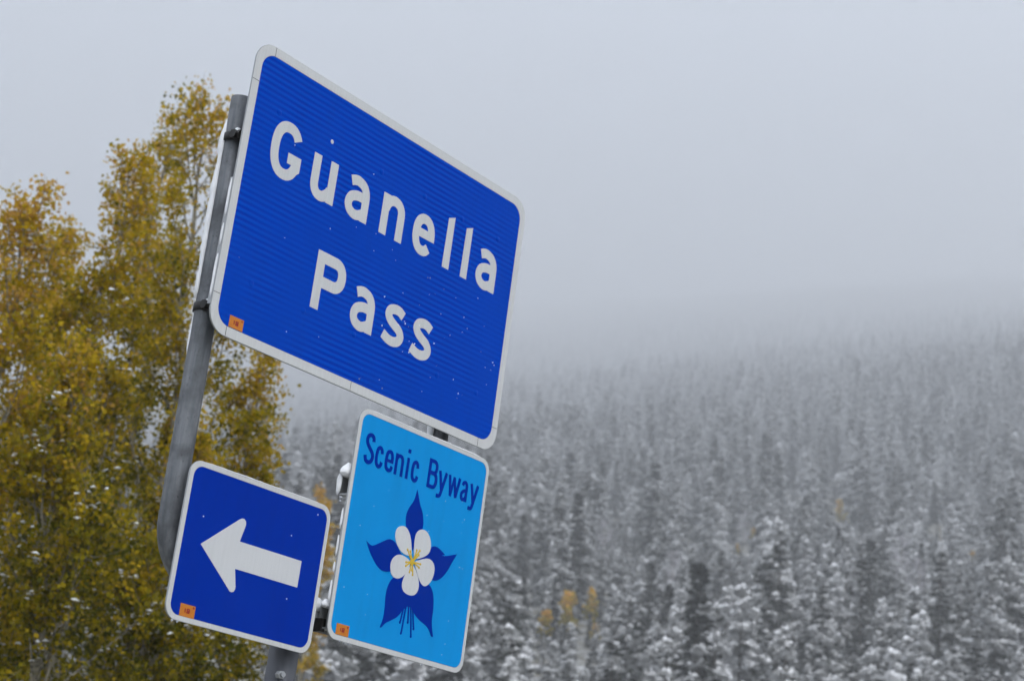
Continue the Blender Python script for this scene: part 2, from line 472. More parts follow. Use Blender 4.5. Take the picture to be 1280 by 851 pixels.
bolt = done('bolt', merge(tube_bm([pl(515, 1611, 50), pl(507, 1611, 30)], 0.011, 6), tube_bm([pl(510, 1611, 36), pl(505, 1611, 22)], 0.0065, 10)), post, ALU)
for b in (268, 742):                          # pipe clamps that carry the big sign
    for a_, up_ in ((aL(b), 'left_upright'), (1054, 'right_upright')):
        ring = [pl(a_ + 33 * math.cos(t), b, DP + 33 * math.sin(t)) for t in [2 * math.pi * k / 20 for k in range(20)]]
        bmc = bmesh.new(); rows = []
        for dz in (-11, 11):
            rows.append([[bmc.verts.new(pl(a_ + rr * math.cos(t), b + dz, DP + rr * math.sin(t))) for t in [2 * math.pi * k / 24 for k in range(24)]] for rr in (30.0, 34.5)])
        for k in range(24):
            j = (k + 1) % 24
            bmc.faces.new((rows[0][1][k], rows[0][1][j], rows[1][1][j], rows[1][1][k]))
            bmc.faces.new((rows[0][0][k], rows[0][0][j], rows[0][1][j], rows[0][1][k]))
            bmc.faces.new((rows[1][0][k], rows[1][0][j], rows[1][1][j], rows[1][1][k]))
        bmesh.ops.recalc_face_normals(bmc, faces=bmc.faces)
        cl = done('pipe_clamp', bmc, post, BLACK, True)
        for s in (-1, 1):
            done('clamp_bolt', merge(tube_bm([pl(a_ + 27 * s, b, 60), pl(a_ + 27 * s, b, 22)], 0.0065, 8), tube_bm([pl(a_ + 27 * s, b, 34), pl(a_ + 27 * s, b, 24)], 0.0125, 6)), cl, BLACK)
            done('clamp_lug', tube_bm([pl(a_ + 27 * s - 14, b, 46), pl(a_ + 27 * s + 14, b, 46)], 0.0125, 6), cl, BLACK)
        snow_ridge(cl, [pl(a_ - 30, b - 12, DP - 20), pl(a_ - 12, b - 13, DP - 31)], 0.007, 0.010, int(b))
# an old run mark down the left upright and two scuffs
fr_ = (PINV.to_3x3() @ (-FWD * 0.96 - RIGHT * 0.28)).normalized()
rngm = random.Random(4); prev = 0.0; bm_ = bmesh.new(); rows_ = []
sd_ = (PINV.to_3x3() @ RIGHT).normalized()
for b in range(820, 1300, 8):
    prev = 0.85 * prev + rngm.uniform(-0.0012, 0.0012); c_ = pl(aL(b), b); wv = 0.0008 + 0.0009 * rngm.random()
    rows_.append([bm_.verts.new(c_ + (fr_ + sd_ * ((prev + s_ * wv) / 0.0302)).normalized() * 0.0306) for s_ in (-1, 1)])
for a_, b_ in zip(rows_, rows_[1:]): bm_.faces.new((a_[0], a_[1], b_[1], b_[0]))
done('run_mark', bm_, post, BLACK)
# snow plastered on the windward side of the left upright: the side turned away from the sign's face
wd = PINV.to_3x3() @ (SX * -0.75 + SY * 0.66).normalized()
def side(b, off=0.030): return pl(aL(b), b) + wd * off
snow_ridge(post, [side(b) for b in range(215, 735, 20)], 0.013, 0.011, 3, up=wd)
snow_ridge(post, [side(b, 0.029) for b in range(750, 880, 15)], 0.008, 0.004, 4, up=wd)
snow_ridge(post, [pl(x, 1410, DP - 5) for x in range(540, 800, 20)], 0.027, 0.032, 5)
wr = (PINV.to_3x3() @ (SX * -0.85 + SY * 0.1)).normalized()
snow_ridge(post, [pl(1055, b) + wr * 0.034 for b in range(700, 1000, 15)], 0.014, 0.012, 6, up=wr)

# ---- the big sign
big, W, H = make_sign('destination_sign', 'big', 'large dark blue sign with white words Guanella Pass, highest on the post', 'road sign', 62, (26, 27.5, 27, 28), BLUE)
ST = 30.0
g_path = ell(166.5, 260.3, 44.5, 66.8, -34, -325, 34, 2.35)
gG = [(g_path + [(211, 296), (211, 262)], ST), ([(226, 277), (175, 277)], ST)]
gu = [([(288, 219)] + [(288, 296)] + ell(317, 298, 29, 33.0, 180, 62, 12, 2.2) + [(346, 316), (352, 306)], ST), ([(357.5, 218.5), (357.5, 341.5)], ST)]
ga = [(smooth_path([(434, 238), (450, 232), (466, 231), (488, 239), (500, 257), (502, 280)], 5) + [(502, 341.5)], 29.5),
      (smooth_path([(503, 278), (484, 273), (462, 274.5), (441, 284), (432.5, 303), (440, 321), (460, 330), (480, 327), (503, 314)], 5), 28.5)]
gn = [([(588, 219), (588, 342)], ST), (smooth_path([(590, 262), (597, 245), (610, 233.5), (628, 230), (647, 237), (657.5, 253), (659, 275)], 5) + [(659, 342)], ST)]
ge = [([(735, 276), (803, 276)], 26.5), ([(802, 289), (802, 276)] + ell(767, 280, 35, 48.5, -14, -266, 30, 2.25) + smooth_path([(772, 328.0), (782, 325), (793, 314)], 4), 29.5)]
gP = [([(366, 476), (366, 641)], 32), ([(358, 491.8), (424, 491.8)] + ell(424, 526.3, 33, 34.5, -88, 88, 18, 2.3) + [(424, 560.8), (358, 560.8)], 32)]
gs = [(smooth_path([(734, 545), (716, 536), (697, 534.5), (677, 541), (669.5, 555), (679, 569), (699, 580), (722, 591), (732.5, 607), (724, 622), (704, 629), (680, 627.5), (655.5, 618)], 6), 28.5)]
def gl(x0, x1):
    return prism([(x0 + 2, 187.3), (x1, 176.2), (x1, 342), (x0, 342)], -2.0, -0.9)
for nm, st in (('G', gG), ('u', gu), ('a', ga), ('n', gn), ('e', ge)): glyph('letter', st, big, WHITE, label='white letter ' + nm)
for x0, x1 in ((868, 899), (956, 987)):
    done('letter', gl(x0, x1), big, WHITE)['label'] = 'white letter l'
glyph('letter', shift(ga, 609.5, 0), big, WHITE, label='white letter a')
glyph('letter', gP, big, WHITE, label='white letter P')
glyph('letter', shift(ga, 92.5, 300), big, WHITE, label='white letter a')
glyph('letter', gs, big, WHITE, label='white letter s'); glyph('letter', shift(gs, 128, 0.5), big, WHITE, label='white letter s')
sticker(big, 71, 757.5, 122, 788.5)
def rivets(parent, pts, r=9.5, h=1.6, mat=BLUE):
    for x, y in pts: done('rivet', dome(x, y, r, h, 14, -0.85), parent, mat, True)
def pt(px, py, key):
    """sign-plane mm under a photograph pixel"""
    d = ray(px, py); k = (S_ORG - CAM).dot(SY) / d.dot(SY); v = CAM + d * k - S_ORG
    x0, y0 = SIGNS[key][:2]
    return v.dot(SX) * 1000 - x0, -v.dot(SZ) * 1000 - y0
rivets(big, [pt(*p, 'big') for p in ((349, 141), (477, 215), (531, 246), (577.5, 274), (622, 299), (314, 354), (379, 388), (442, 418), (546, 469), (595, 491))])
hx, hy = pt(415, 177.5, 'big')
done('bare_spot', dome(hx, hy, 6.5, 1.0, 9, -0.9), big, WHITE)['label'] = 'chipped spot showing pale metal'
rng = random.Random(5)
for _ in range(64):
    x, y = (rng.uniform(560, 1190), rng.uniform(330, 780)) if rng.random() < 0.72 else (rng.uniform(60, 1180), rng.uniform(60, 760))
    r = rng.choice((1.0, 1.2, 1.4, 1.8, 2.6)); done('snow_fleck', dome(x, y, r, r * 0.7, 6, -0.95), big, SNOW if rng.random() < 0.75 else DROP, True)
for x, y, dx, dy in ((13, 118, 26, 1.6), (13, 716, 26, 1.6), (66, 803, 1.6, 26), (560, 803, 1.4, 26), (1150, 803, 1.6, 26), (1220, 740, 26, 1.6), (66, 14, 1.5, 26)):
    done('border_seam', prism([(x - dx / 2, y - dy / 2), (x + dx / 2, y - dy / 2), (x + dx / 2, y + dy / 2), (x - dx / 2, y + dy / 2)], -1.7, -1.0), big, SEAM)
rail(big, 84, 1195, 268, 46, 40); rail(big, 84, 1195, 742, 46, 40)
done('edge_stiffener', prism([(2, 400), (7, 400), (7, 748), (2, 748)], 4.2, 17), big, ALU)
for k_, (y0_, y1_) in enumerate(((402, 520), (528, 600), (612, 738))): snow_ridge(big, [(0.0018, 0.010, -y / 1000) for y in range(y0_, y1_, 12)], 0.0045, 0.0028, 11 + k_, up=(-1, 0, 0))

# ---- arrow sign
arrow, W, H = make_sign('arrow_sign', 'arrow', 'small dark blue sign with a white arrow pointing left', 'road sign', 38, (15, 14.5, 13.5, 14), BLUE2)
ar = [(78, 203), (197, 112.5), (205, 108), (213, 107.5), (219.5, 112), (222, 119), (221, 126), (210, 167), (447, 166.5), (446.5, 237.5), (210, 238), (222, 281), (222.5, 288), (219, 295), (212, 298), (204, 297), (198, 292)]
done('arrow', prism(ar, -2.0, -0.85), arrow, WHITE2)
sticker(arrow, 48, 357.5, 99, 388.5)
for p in ((397, 643), (364, 669), (358, 748), (254, 645)): done('snow_fleck', dome(*pt(*p, 'arrow'), 2.2, 1.2, 6, -0.95), arrow, SNOW, True)
rail(arrow, 60, 480, 293, 46, 40)
for x, s in ((30, 0.006), (48, 0.004)): done('drip', dome(x, H + 2, 3.5, 4, 8, 1.0), arrow, DROP, True)
snow_ridge(arrow, [(x / 1000, 0.004, -0.0005) for x in range(40, 500, 16)], 0.006, 0.0022, 21)

# ---- scenic byway sign
scen, W, H = make_sign('scenic_byway_sign', 'scenic', 'light blue sign with a columbine flower under the words Scenic Byway', 'road sign', 38, (14.5, 14, 13, 15), SKYBLUE)
Wd = 10.8
yy = [([(378, 88.5), (395, 148)], Wd), ([(409.5, 88.5), (394, 146)] + smooth_path([(393, 149), (389.5, 159), (383, 163), (373, 162.5)], 4), Wd)]
ac = [(smooth_path([(491, 104), (494, 96.5), (500.5, 93.3), (507.5, 96.5), (510.5, 105)], 4) + [(510.8, 150)], Wd), (smooth_path([(511, 116), (499, 119.5), (490, 127), (488.5, 136), (492, 144), (499, 145.5), (506, 141), (511, 133)], 4), 10.2)]
cc = [(smooth_path([(114.5, 109), (112, 98), (104, 93.5), (96, 98), (92.7, 112), (92.7, 129), (96, 141), (105, 146.5), (113, 142.5), (116.5, 132)], 4), Wd)]
words = [
    ('S', [(smooth_path([(72.5, 85), (70, 73.5), (60, 68.6), (49, 73), (45, 84), (49, 95.5), (61, 107), (72, 117), (76, 129), (71, 141), (60, 146), (49, 142), (44.3, 129)], 5), 11.5)]),
    ('c', cc),
    ('e', [([(135, 119.5), (160.5, 119.5)], 9), ([(160.7, 124), (160.7, 112)] + smooth_path([(160.5, 108), (156, 96.5), (148, 93.4), (139, 97.5), (135.6, 111), (135.6, 130), (139.5, 141.5), (149, 146.3), (158.5, 143), (162, 132.5)], 4), Wd)]),
    ('n', [([(179.5, 89), (179.5, 150.5)], Wd), (smooth_path([(180, 106), (184, 97.5), (192, 93.8), (202, 96.5), (206.6, 106)], 4) + [(206.8, 150.5)], Wd)]),
    ('i', [([(230.5, 89), (230.5, 150.5)], Wd), ([(230.5, 64), (230.5, 75)], 11.5)]),
    ('c', shift(cc, 161.5, 0)),
    ('B', [([(330, 64), (330, 150)], Wd), ([(327, 69.4), (347, 69.4)] + ell(347, 86.5, 14.5, 17.1, -88, 88, 12, 2.3) + [(347, 103.8), (327, 103.8)], Wd), ([(327, 104.4), (349, 104.4)] + ell(349, 124.4, 15.5, 20, -88, 88, 12, 2.3) + [(349, 144.5), (327, 144.5)], Wd)]),
    ('y', yy),
    ('w', [([(425, 88.5), (437, 148)], 10), ([(436.5, 150), (448, 91)], 9), ([(448, 91), (461.5, 150)], 9), ([(461.5, 148), (474, 88.5)], 10)]),
    ('a', ac), ('y', shift(yy, 153.5, 0.5))]
for nm, st in words: glyph('letter', st, scen, INK, label='dark blue letter ' + nm)

def chaikin(p, it=2):
    for _ in range(it):
        q_ = []
        for i in range(len(p)):
            a_, b_ = p[i], p[(i + 1) % len(p)]
            q_ += [(a_[0] * 0.75 + b_[0] * 0.25, a_[1] * 0.75 + b_[1] * 0.25), (a_[0] * 0.25 + b_[0] * 0.75, a_[1] * 0.25 + b_[1] * 0.75)]
        p = q_
    return p
sepals = [
    [(305, 350), (282, 322), (260, 281), (254, 249), (266, 222), (279, 206), (285, 186), (287, 168), (287, 168), (297, 183), (309, 208), (326, 226), (337, 258), (333, 284), (314, 314)],
    [(295, 374), (256, 364), (228, 336), (200, 331), (176, 344), (137, 366), (125, 368), (104, 360), (104, 360), (122, 384), (155, 413), (183, 427), (217, 424), (262, 402)],
    [(322, 368), (368, 340), (386, 314), (399, 308), (421, 309), (452, 322), (452, 322), (434, 329), (463, 324), (508, 308), (508, 308), (490, 336), (469, 374), (440, 401), (410, 408), (362, 388)],
    [(302, 388), (264, 423), (234, 437), (221, 461), (217, 489), (223, 530), (221, 560), (213, 580), (213, 580), (220, 580), (231, 565), (257, 552), (283, 537), (302, 511), (328, 496), (325, 440)],
    [(322, 386), (362, 419), (399, 420), (415, 431), (427, 450), (434, 487), (433, 514), (437, 535), (450, 563), (450, 563), (442, 565), (430, 548), (410, 536), (372, 527), (342, 508), (318, 494), (312, 440)]]
for k, sp_ in enumerate(sepals): done('sepal', prism(chaikin(sp_), -1.7 - 0.12 * k, -0.8), scen, INK)
petals = [
    [(306, 361), (262, 361), (232, 341), (219, 319), (222, 296), (244, 283), (268, 285), (288, 307), (297, 333)],
    [(317, 368), (309, 336), (306, 310), (310, 287), (331, 273), (357, 275), (377, 293), (385, 320), (373, 343)],
    [(303, 373), (265, 364), (239, 368), (220, 386), (217, 408), (229, 431), (256, 436), (283, 421), (297, 397)],
    [(310, 380), (294, 400), (281, 427), (278, 450), (290, 465), (320, 470), (344, 463), (356, 442), (348, 415), (331, 394)],
    [(317, 372), (350, 358), (380, 348), (404, 355), (415, 375), (410, 404), (392, 426), (374, 432), (354, 422), (336, 398)]]
for k, p_ in enumerate(petals): done('petal', prism(chaikin(p_), -2.5 - 0.1 * k, -0.8), scen, WHITE2)
tips = [(282, 345), (295, 347), (322, 338), (336, 336), (334, 349), (283, 381), (284, 391), (347, 373), (343, 384), (304, 405), (319, 410), (312, 398)]
for k, (x, y) in enumerate(tips):
    s = ribbon([(310, 374), ((310 + x) / 2 + (k % 3 - 1) * 2, (374 + y) / 2), (x, y)], 4.2, -3.3 - 0.05 * k, -1.0)
    done('stamen', merge(s, dome(x, y, 4.6, 2.4, 8, -1.6)), scen, YELLOW)
done('flower_centre', dome(310, 375, 10, 3.0, 12, -1.2), scen, YELLOW)
for k, (x0, y0, x1, y1, dt) in enumerate(((303, 500, 296, 552, 4.6), (312, 496, 307, 581, 4.4), (322, 494, 330, 546, 4.4), (332, 494, 352, 582, 4.6), (340, 494, 359, 559, 4.6))):
    done('spur', merge(ribbon([(x0, y0), (x1, y1)], 5.0, -2.45 - 0.06 * k, -0.8), dome(x1, y1 - 2, dt, 1.9, 8, -0.8)), scen, INK)
sticker(scen, 36, 601, 88, 631)
rng = random.Random(9)
for _ in range(26):
    r = rng.choice((0.8, 1.0, 1.3)); done('snow_fleck', dome(rng.uniform(40, 570), rng.uniform(150, 610), r, r * 0.6, 6, -0.95), scen, SNOW, True)
rail(scen, 3, 600, 222, 62, 34); rail(scen, 3, 600, 592, 62, 34)
snow_ridge(scen, [(x / 1000, 0.024, -0.192) for x in range(-16, 600, 14)], 0.018, 0.026, 31, sides=12)
snow_ridge(scen, [(x / 1000, 0.024, -0.560) for x in range(-8, 600, 14)], 0.018, 0.024, 32, sides=12)
for k_, (y0_, y1_) in enumerate(((290, 352), (366, 430), (440, 475), (490, 552))): snow_ridge(scen, [(-0.0005, 0.008, -y / 1000) for y in range(y0_, y1_, 6)], 0.0042, 0.0030, 40 + k_, up=(-1, 0, 0))
snow_ridge(scen, [(0.001, 0.038, -y / 1000) for y in range(190, 262, 8)], 0.010, 0.007, 34, up=(-1, 0, 0))
for y, r in ((262, 4.0), (271, 3.0)): done('drip', dome(-3, y, r, r * 1.4, 8, 22), scen, DROP, True)
done('clamp_block', prism([(-2, 596), (14, 596), (14, 632), (-2, 632)], 20, 52), scen, BLACK)
snow_ridge(scen, [(x / 1000, 0.004, -0.0005) for x in range(40, 570, 16)], 0.006, 0.003, 35)
for x in (60, 78, 96, 300, 420): done('drip', dome(x, H + 2.5, 3.0, 4, 8, 1.0), scen, DROP, True)


# ------------------------------------------------------------------ aspens beside the road
def unit(v): return v / (np.linalg.norm(v, axis=-1, keepdims=True) + 1e-9)

class Tubes:
    """collects tapered tubes into one triangle mesh"""
    def __init__(s): s.V, s.F, s.n = [], [], 0
    def add(s, path, r0, r1, sides=5):
        path = np.asarray(path, float); n = len(path)
        T = unit(np.gradient(path, axis=0)); ref = np.array([0.31, 0.95, 0.05])
        U = unit(np.cross(T, ref)); W = np.cross(T, U)
        rr = np.linspace(r0, r1, n)[:, None, None]; t = np.arange(sides) * 2 * np.pi / sides
        ring = path[:, None] + rr * (U[:, None] * np.cos(t)[None, :, None] + W[:, None] * np.sin(t)[None, :, None])
        s.V.append(ring.reshape(-1, 3))
        i = np.arange(n - 1)[:, None] * sides; k = np.arange(sides)[None]
        a = (i + k).ravel(); b = (i + (k + 1) % sides).ravel()
        f = np.concatenate([np.stack([a, b, b + sides], 1), np.stack([a, b + sides, a + sides], 1)]) + s.n
        s.F.append(f); s.n += n * sides
    def mesh(s, name, smooth=True): return np_mesh(name, np.concatenate(s.V), np.concatenate(s.F), smooth=smooth)

def blades(C0, A, B):
    """rhombus faces: centre, half-length and half-width vectors"""
    n = len(C0)
    V = np.stack([C0 - A, C0 + B - A * 0.15, C0 + A, C0 - B - A * 0.15], 1).reshape(-1, 3)
    k = np.arange(n)[:, None] * 4
    return V, np.concatenate([k + [0, 1, 2], k + [0, 2, 3]])

def pads(C0, r, rng, flat=0.45, sides=6):
    """lumps of snow: irregular low domes, open below"""
    n = len(C0); t = np.arange(sides) * 2 * np.pi / sides + rng.uniform(0, 6.28, (n, 1))
    rad = r[:, None] * rng.uniform(0.6, 1.25, (n, sides))
    rim = C0[:, None] + np.stack([rad * np.cos(t), rad * np.sin(t), rng.normal(0, 0.12, (n, sides)) * r[:, None]], -1)
    top = C0 + np.stack([rng.normal(0, 0.2, n) * r, rng.normal(0, 0.2, n) * r, r * flat * rng.uniform(0.7, 1.4, n)], -1)
    V = np.concatenate([rim, top[:, None]], 1).reshape(-1, 3)
    b = (np.arange(n) * (sides + 1))[:, None]; k = np.arange(sides)
    F = np.stack([b + k, b + (k + 1) % sides, np.broadcast_to(b + sides, (n, sides))], -1).reshape(-1, 3)
    return V, F

mk = Mat('aspen_bark', 0.8, 0.3)
kb = mk.noise(mk.coord((1, 1, 3)), 9, 5)
mk.color(mk.ramp(kb, [(0.36, (0.05, 0.045, 0.035)), (0.46, (0.22, 0.20, 0.15)), (0.7, (0.34, 0.31, 0.24))])); mk.bump(kb, 0.4, 0.02); BARK = mk.m
ml = Mat('aspen_leaves', 0.6, 0.15)
la = ml.attr('tint'); ml.color(la.outputs['Color'])
tr = ml.n.new('ShaderNodeBsdfTranslucent'); ml.l.new(la.outputs['Color'], tr.inputs['Color'])
mx = ml.n.new('ShaderNodeMixShader'); mx.inputs[0].default_value = 0.55
ml.l.new(ml.b.outputs[0], mx.inputs[1]); ml.l.new(tr.outputs[0], mx.inputs[2]); ml.l.new(mx.outputs[0], ml.n['Material Output'].inputs['Surface'])
LEAF = ml.m

def aspen_parts(seed, H, Rc, lo=0.16, leaf=0.031, n_limb=58, clump=12, gold=0.35, leaf_all=1.0, bright=1.0):
    """meshes of a slender aspen: trunk, branches, crown, snow (base at the origin)"""
    rng = np.random.default_rng(seed)
    tt = np.linspace(0, 1, 14)
    bend = rng.normal(0, 0.012 * H, 2)
    tx = np.stack([bend[0] * np.sin(tt * 3.1) + rng.normal(0, 0.006 * H, 14), bend[1] * np.sin(tt * 2.6) + rng.normal(0, 0.006 * H, 14), tt * H], 1); tx[0, :2] = 0
    trunk = Tubes(); tx0 = tx.copy(); tx0[0, 2] = -0.25
    trunk.add(tx0, 0.011 * H + 0.02, 0.008, 9)
    br = Tubes(); nodes, nt, snowy = [], [], []
    for i in range(n_limb):
        t = lo + (0.985 - lo) * (i + rng.uniform(0, 0.8)) / n_limb
        b0 = np.array([np.interp(t, tt, tx[:, k]) for k in range(3)])
        az = i * 2.399 + rng.normal(0, 0.4)
        u = (t - lo) / (1 - lo)
        L = Rc * (0.55 + 0.45 * math.sin(min(1, u * 1.9) * math.pi / 2)) * (1 - u) ** 0.66 * rng.uniform(0.6, 1.3) + 0.16
        el0 = 0.44 + 0.60 * u + rng.normal(0, 0.13)
        if rng.random() < 0.22 and 0.3 < u < 0.95: el0, L = 1.15, L * 1.25        # upright leaders give the crown several tips
        n = 7; s = np.linspace(0, 1, n)
        el = el0 + 0.45 * s * rng.uniform(0.4, 1.2)
        stp = L / (n - 1) / max(0.45, math.cos(el0) ** 0.6)
        d = np.stack([np.cos(el) * math.cos(az), np.cos(el) * math.sin(az), np.sin(el)], 1) + rng.normal(0, 0.07, (n, 3))
        path = b0 + np.concatenate([np.zeros((1, 3)), np.cumsum(d[1:] * stp, 0)])
        br.add(path, 0.006 + 0.011 * L, 0.004, 5)
        for j in range(int(7 + L * 6)):
            sj = rng.uniform(0.18, 1.0) ** 0.8
            p0 = np.array([np.interp(sj, s, path[:, k]) for k in range(3)])
            dd = unit(d[min(n - 1, int(sj * (n - 1)))] + rng.normal(0, 0.75, 3)); Lt = rng.uniform(0.18, 0.5) * (0.6 + 0.25 * L)
            tw = p0 + dd * (np.linspace(0, 1, 4)[:, None] * Lt); tw[:, 2] += 0.12 * np.linspace(0, 1, 4) ** 2 * Lt
            br.add(tw, 0.005, 0.002, 3)
            for q_ in np.linspace(0.35, 1.0, 3): nodes.append(p0 + dd * Lt * q_); nt.append(u)
            if rng.random() < 0.26 and u < 0.9 and dd[2] < 0.75: snowy += [tw[0] + (tw[-1] - tw[0]) * q_ for q_ in np.linspace(0.15, 1.0, int(4 + Lt * 9))]
        nodes.append(path[-1]); nt.append(u)
    nodes, nt = np.array(nodes), np.array(nt)
    keep = rng.random(len(nodes)) < leaf_all
    nodes, nt = nodes[keep], nt[keep]
    cnt = rng.poisson(clump, len(nodes)); cnt = (cnt * np.where(nt > 0.8, 0.6, 1.0)).astype(int)
    C0 = np.repeat(nodes, cnt, 0); n = len(C0)
    C0 = C0 + rng.normal(0, 1, (n, 3)) * [0.072, 0.072, 0.060]
    A = unit(rng.normal(0, 1, (n, 3)) + [0, 0, -0.5]); Bv = unit(np.cross(A, unit(rng.normal(0, 1, (n, 3)))))
    sz = leaf * rng.uniform(0.7, 1.3, (n, 1))
    V, F = blades(C0, A * sz, Bv * sz * 0.85)
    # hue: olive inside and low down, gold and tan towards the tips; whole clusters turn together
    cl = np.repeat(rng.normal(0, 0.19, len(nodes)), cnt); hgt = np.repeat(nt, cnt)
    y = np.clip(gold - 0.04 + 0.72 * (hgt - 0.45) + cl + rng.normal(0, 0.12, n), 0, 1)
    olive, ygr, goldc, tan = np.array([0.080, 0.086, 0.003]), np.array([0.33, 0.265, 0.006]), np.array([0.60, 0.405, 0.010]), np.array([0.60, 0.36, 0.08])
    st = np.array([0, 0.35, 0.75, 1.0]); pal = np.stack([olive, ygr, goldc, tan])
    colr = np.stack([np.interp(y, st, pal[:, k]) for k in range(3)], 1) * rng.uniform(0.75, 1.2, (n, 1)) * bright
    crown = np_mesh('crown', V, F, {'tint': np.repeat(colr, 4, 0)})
    pick = np.array(snowy) + rng.normal(0, 0.025, (len(snowy), 3)) + [0, 0, 0.045]
    Vs, Fs = pads(pick, rng.uniform(0.015, 0.048, len(pick)), rng, 0.5)
    return trunk.mesh('trunk'), br.mesh('branches'), crown, np_mesh('snow', Vs, Fs, smooth=True)

def plant_aspen(name, loc, parts, label, cat, group, rotz=0.0, scale=1.0):
    t = empty(name, loc); t.rotation_euler = (0, 0, rotz); t.scale = (scale,) * 3
    tag(t, label, cat, group)
    for nm, me, mt in zip(('trunk', 'branches', 'crown', 'snow'), parts, (BARK, BARK, LEAF, SNOW)):
        o = link(nm, me, t, [mt])
        if nm == 'snow': o['kind'] = 'stuff'
    return t

def top_at(px, py, Y):
    d = ray(px, py); p = CAM + d * (Y / d.y)
    return p.x, Y, float(ground_z(p.x, Y)), p.z

AS = [ # tip in the photograph, distance, crown radius, seed, gold, label
    (264, 138, 25.0, 1.85, 1, 0.33, 'tallest olive and gold aspen, rising behind the galvanised left pipe'),
    (150, 204, 23.5, 1.45, 2, 0.36, 'gold tipped aspen next to the tallest aspen, second in height'),
    (14, 262, 22.0, 1.5, 3, 0.50, 'yellow aspen with orange tips, farthest from the signs'),
    (70, 285, 26.0, 1.2, 4, 0.40, 'short aspen in the notch between two taller aspens'),
    (212, 150, 28.0, 1.3, 5, 0.30, 'slender aspen half hidden behind the tallest aspen'),
    (318, 430, 26.5, 1.1, 6, 0.34, 'low aspen with snowy boughs at the end of the row next to the signs'),
    (95, 470, 20.5, 1.6, 7, 0.25, 'low bushy olive aspen standing in front of the taller aspens'),
    (-60, 300, 20.0, 1.5, 8, 0.38, 'wide aspen at the outer end of the aspen row'),
    (235, 560, 22.5, 1.3, 9, 0.22, 'lowest dark olive aspen directly behind the arrow sign')]
for px, py, Y, Rc, seed, gold, lab in AS:
    x, y, z, zt_ = top_at(px, py, Y * 0.64)
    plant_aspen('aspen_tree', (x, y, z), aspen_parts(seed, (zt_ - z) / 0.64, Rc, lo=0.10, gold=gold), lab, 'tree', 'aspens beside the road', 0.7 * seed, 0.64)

# ------------------------------------------------------------------ conifers on the slope
mc = Mat('frosted_needles', 0.75, 0.2)
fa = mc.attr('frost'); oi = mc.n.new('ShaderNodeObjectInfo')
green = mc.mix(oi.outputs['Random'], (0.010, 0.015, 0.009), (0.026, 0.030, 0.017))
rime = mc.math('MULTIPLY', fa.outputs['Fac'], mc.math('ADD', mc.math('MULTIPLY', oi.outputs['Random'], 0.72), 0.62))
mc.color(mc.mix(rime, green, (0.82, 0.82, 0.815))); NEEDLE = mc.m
mt_ = Mat('conifer_bark', 0.9, 0.2); mt_.color(mt_.mix(mt_.noise(mt_.coord((1, 1, 0.3)), 8, 4), (0.05, 0.04, 0.03), (0.12, 0.10, 0.085))); CBARK = mt_.m

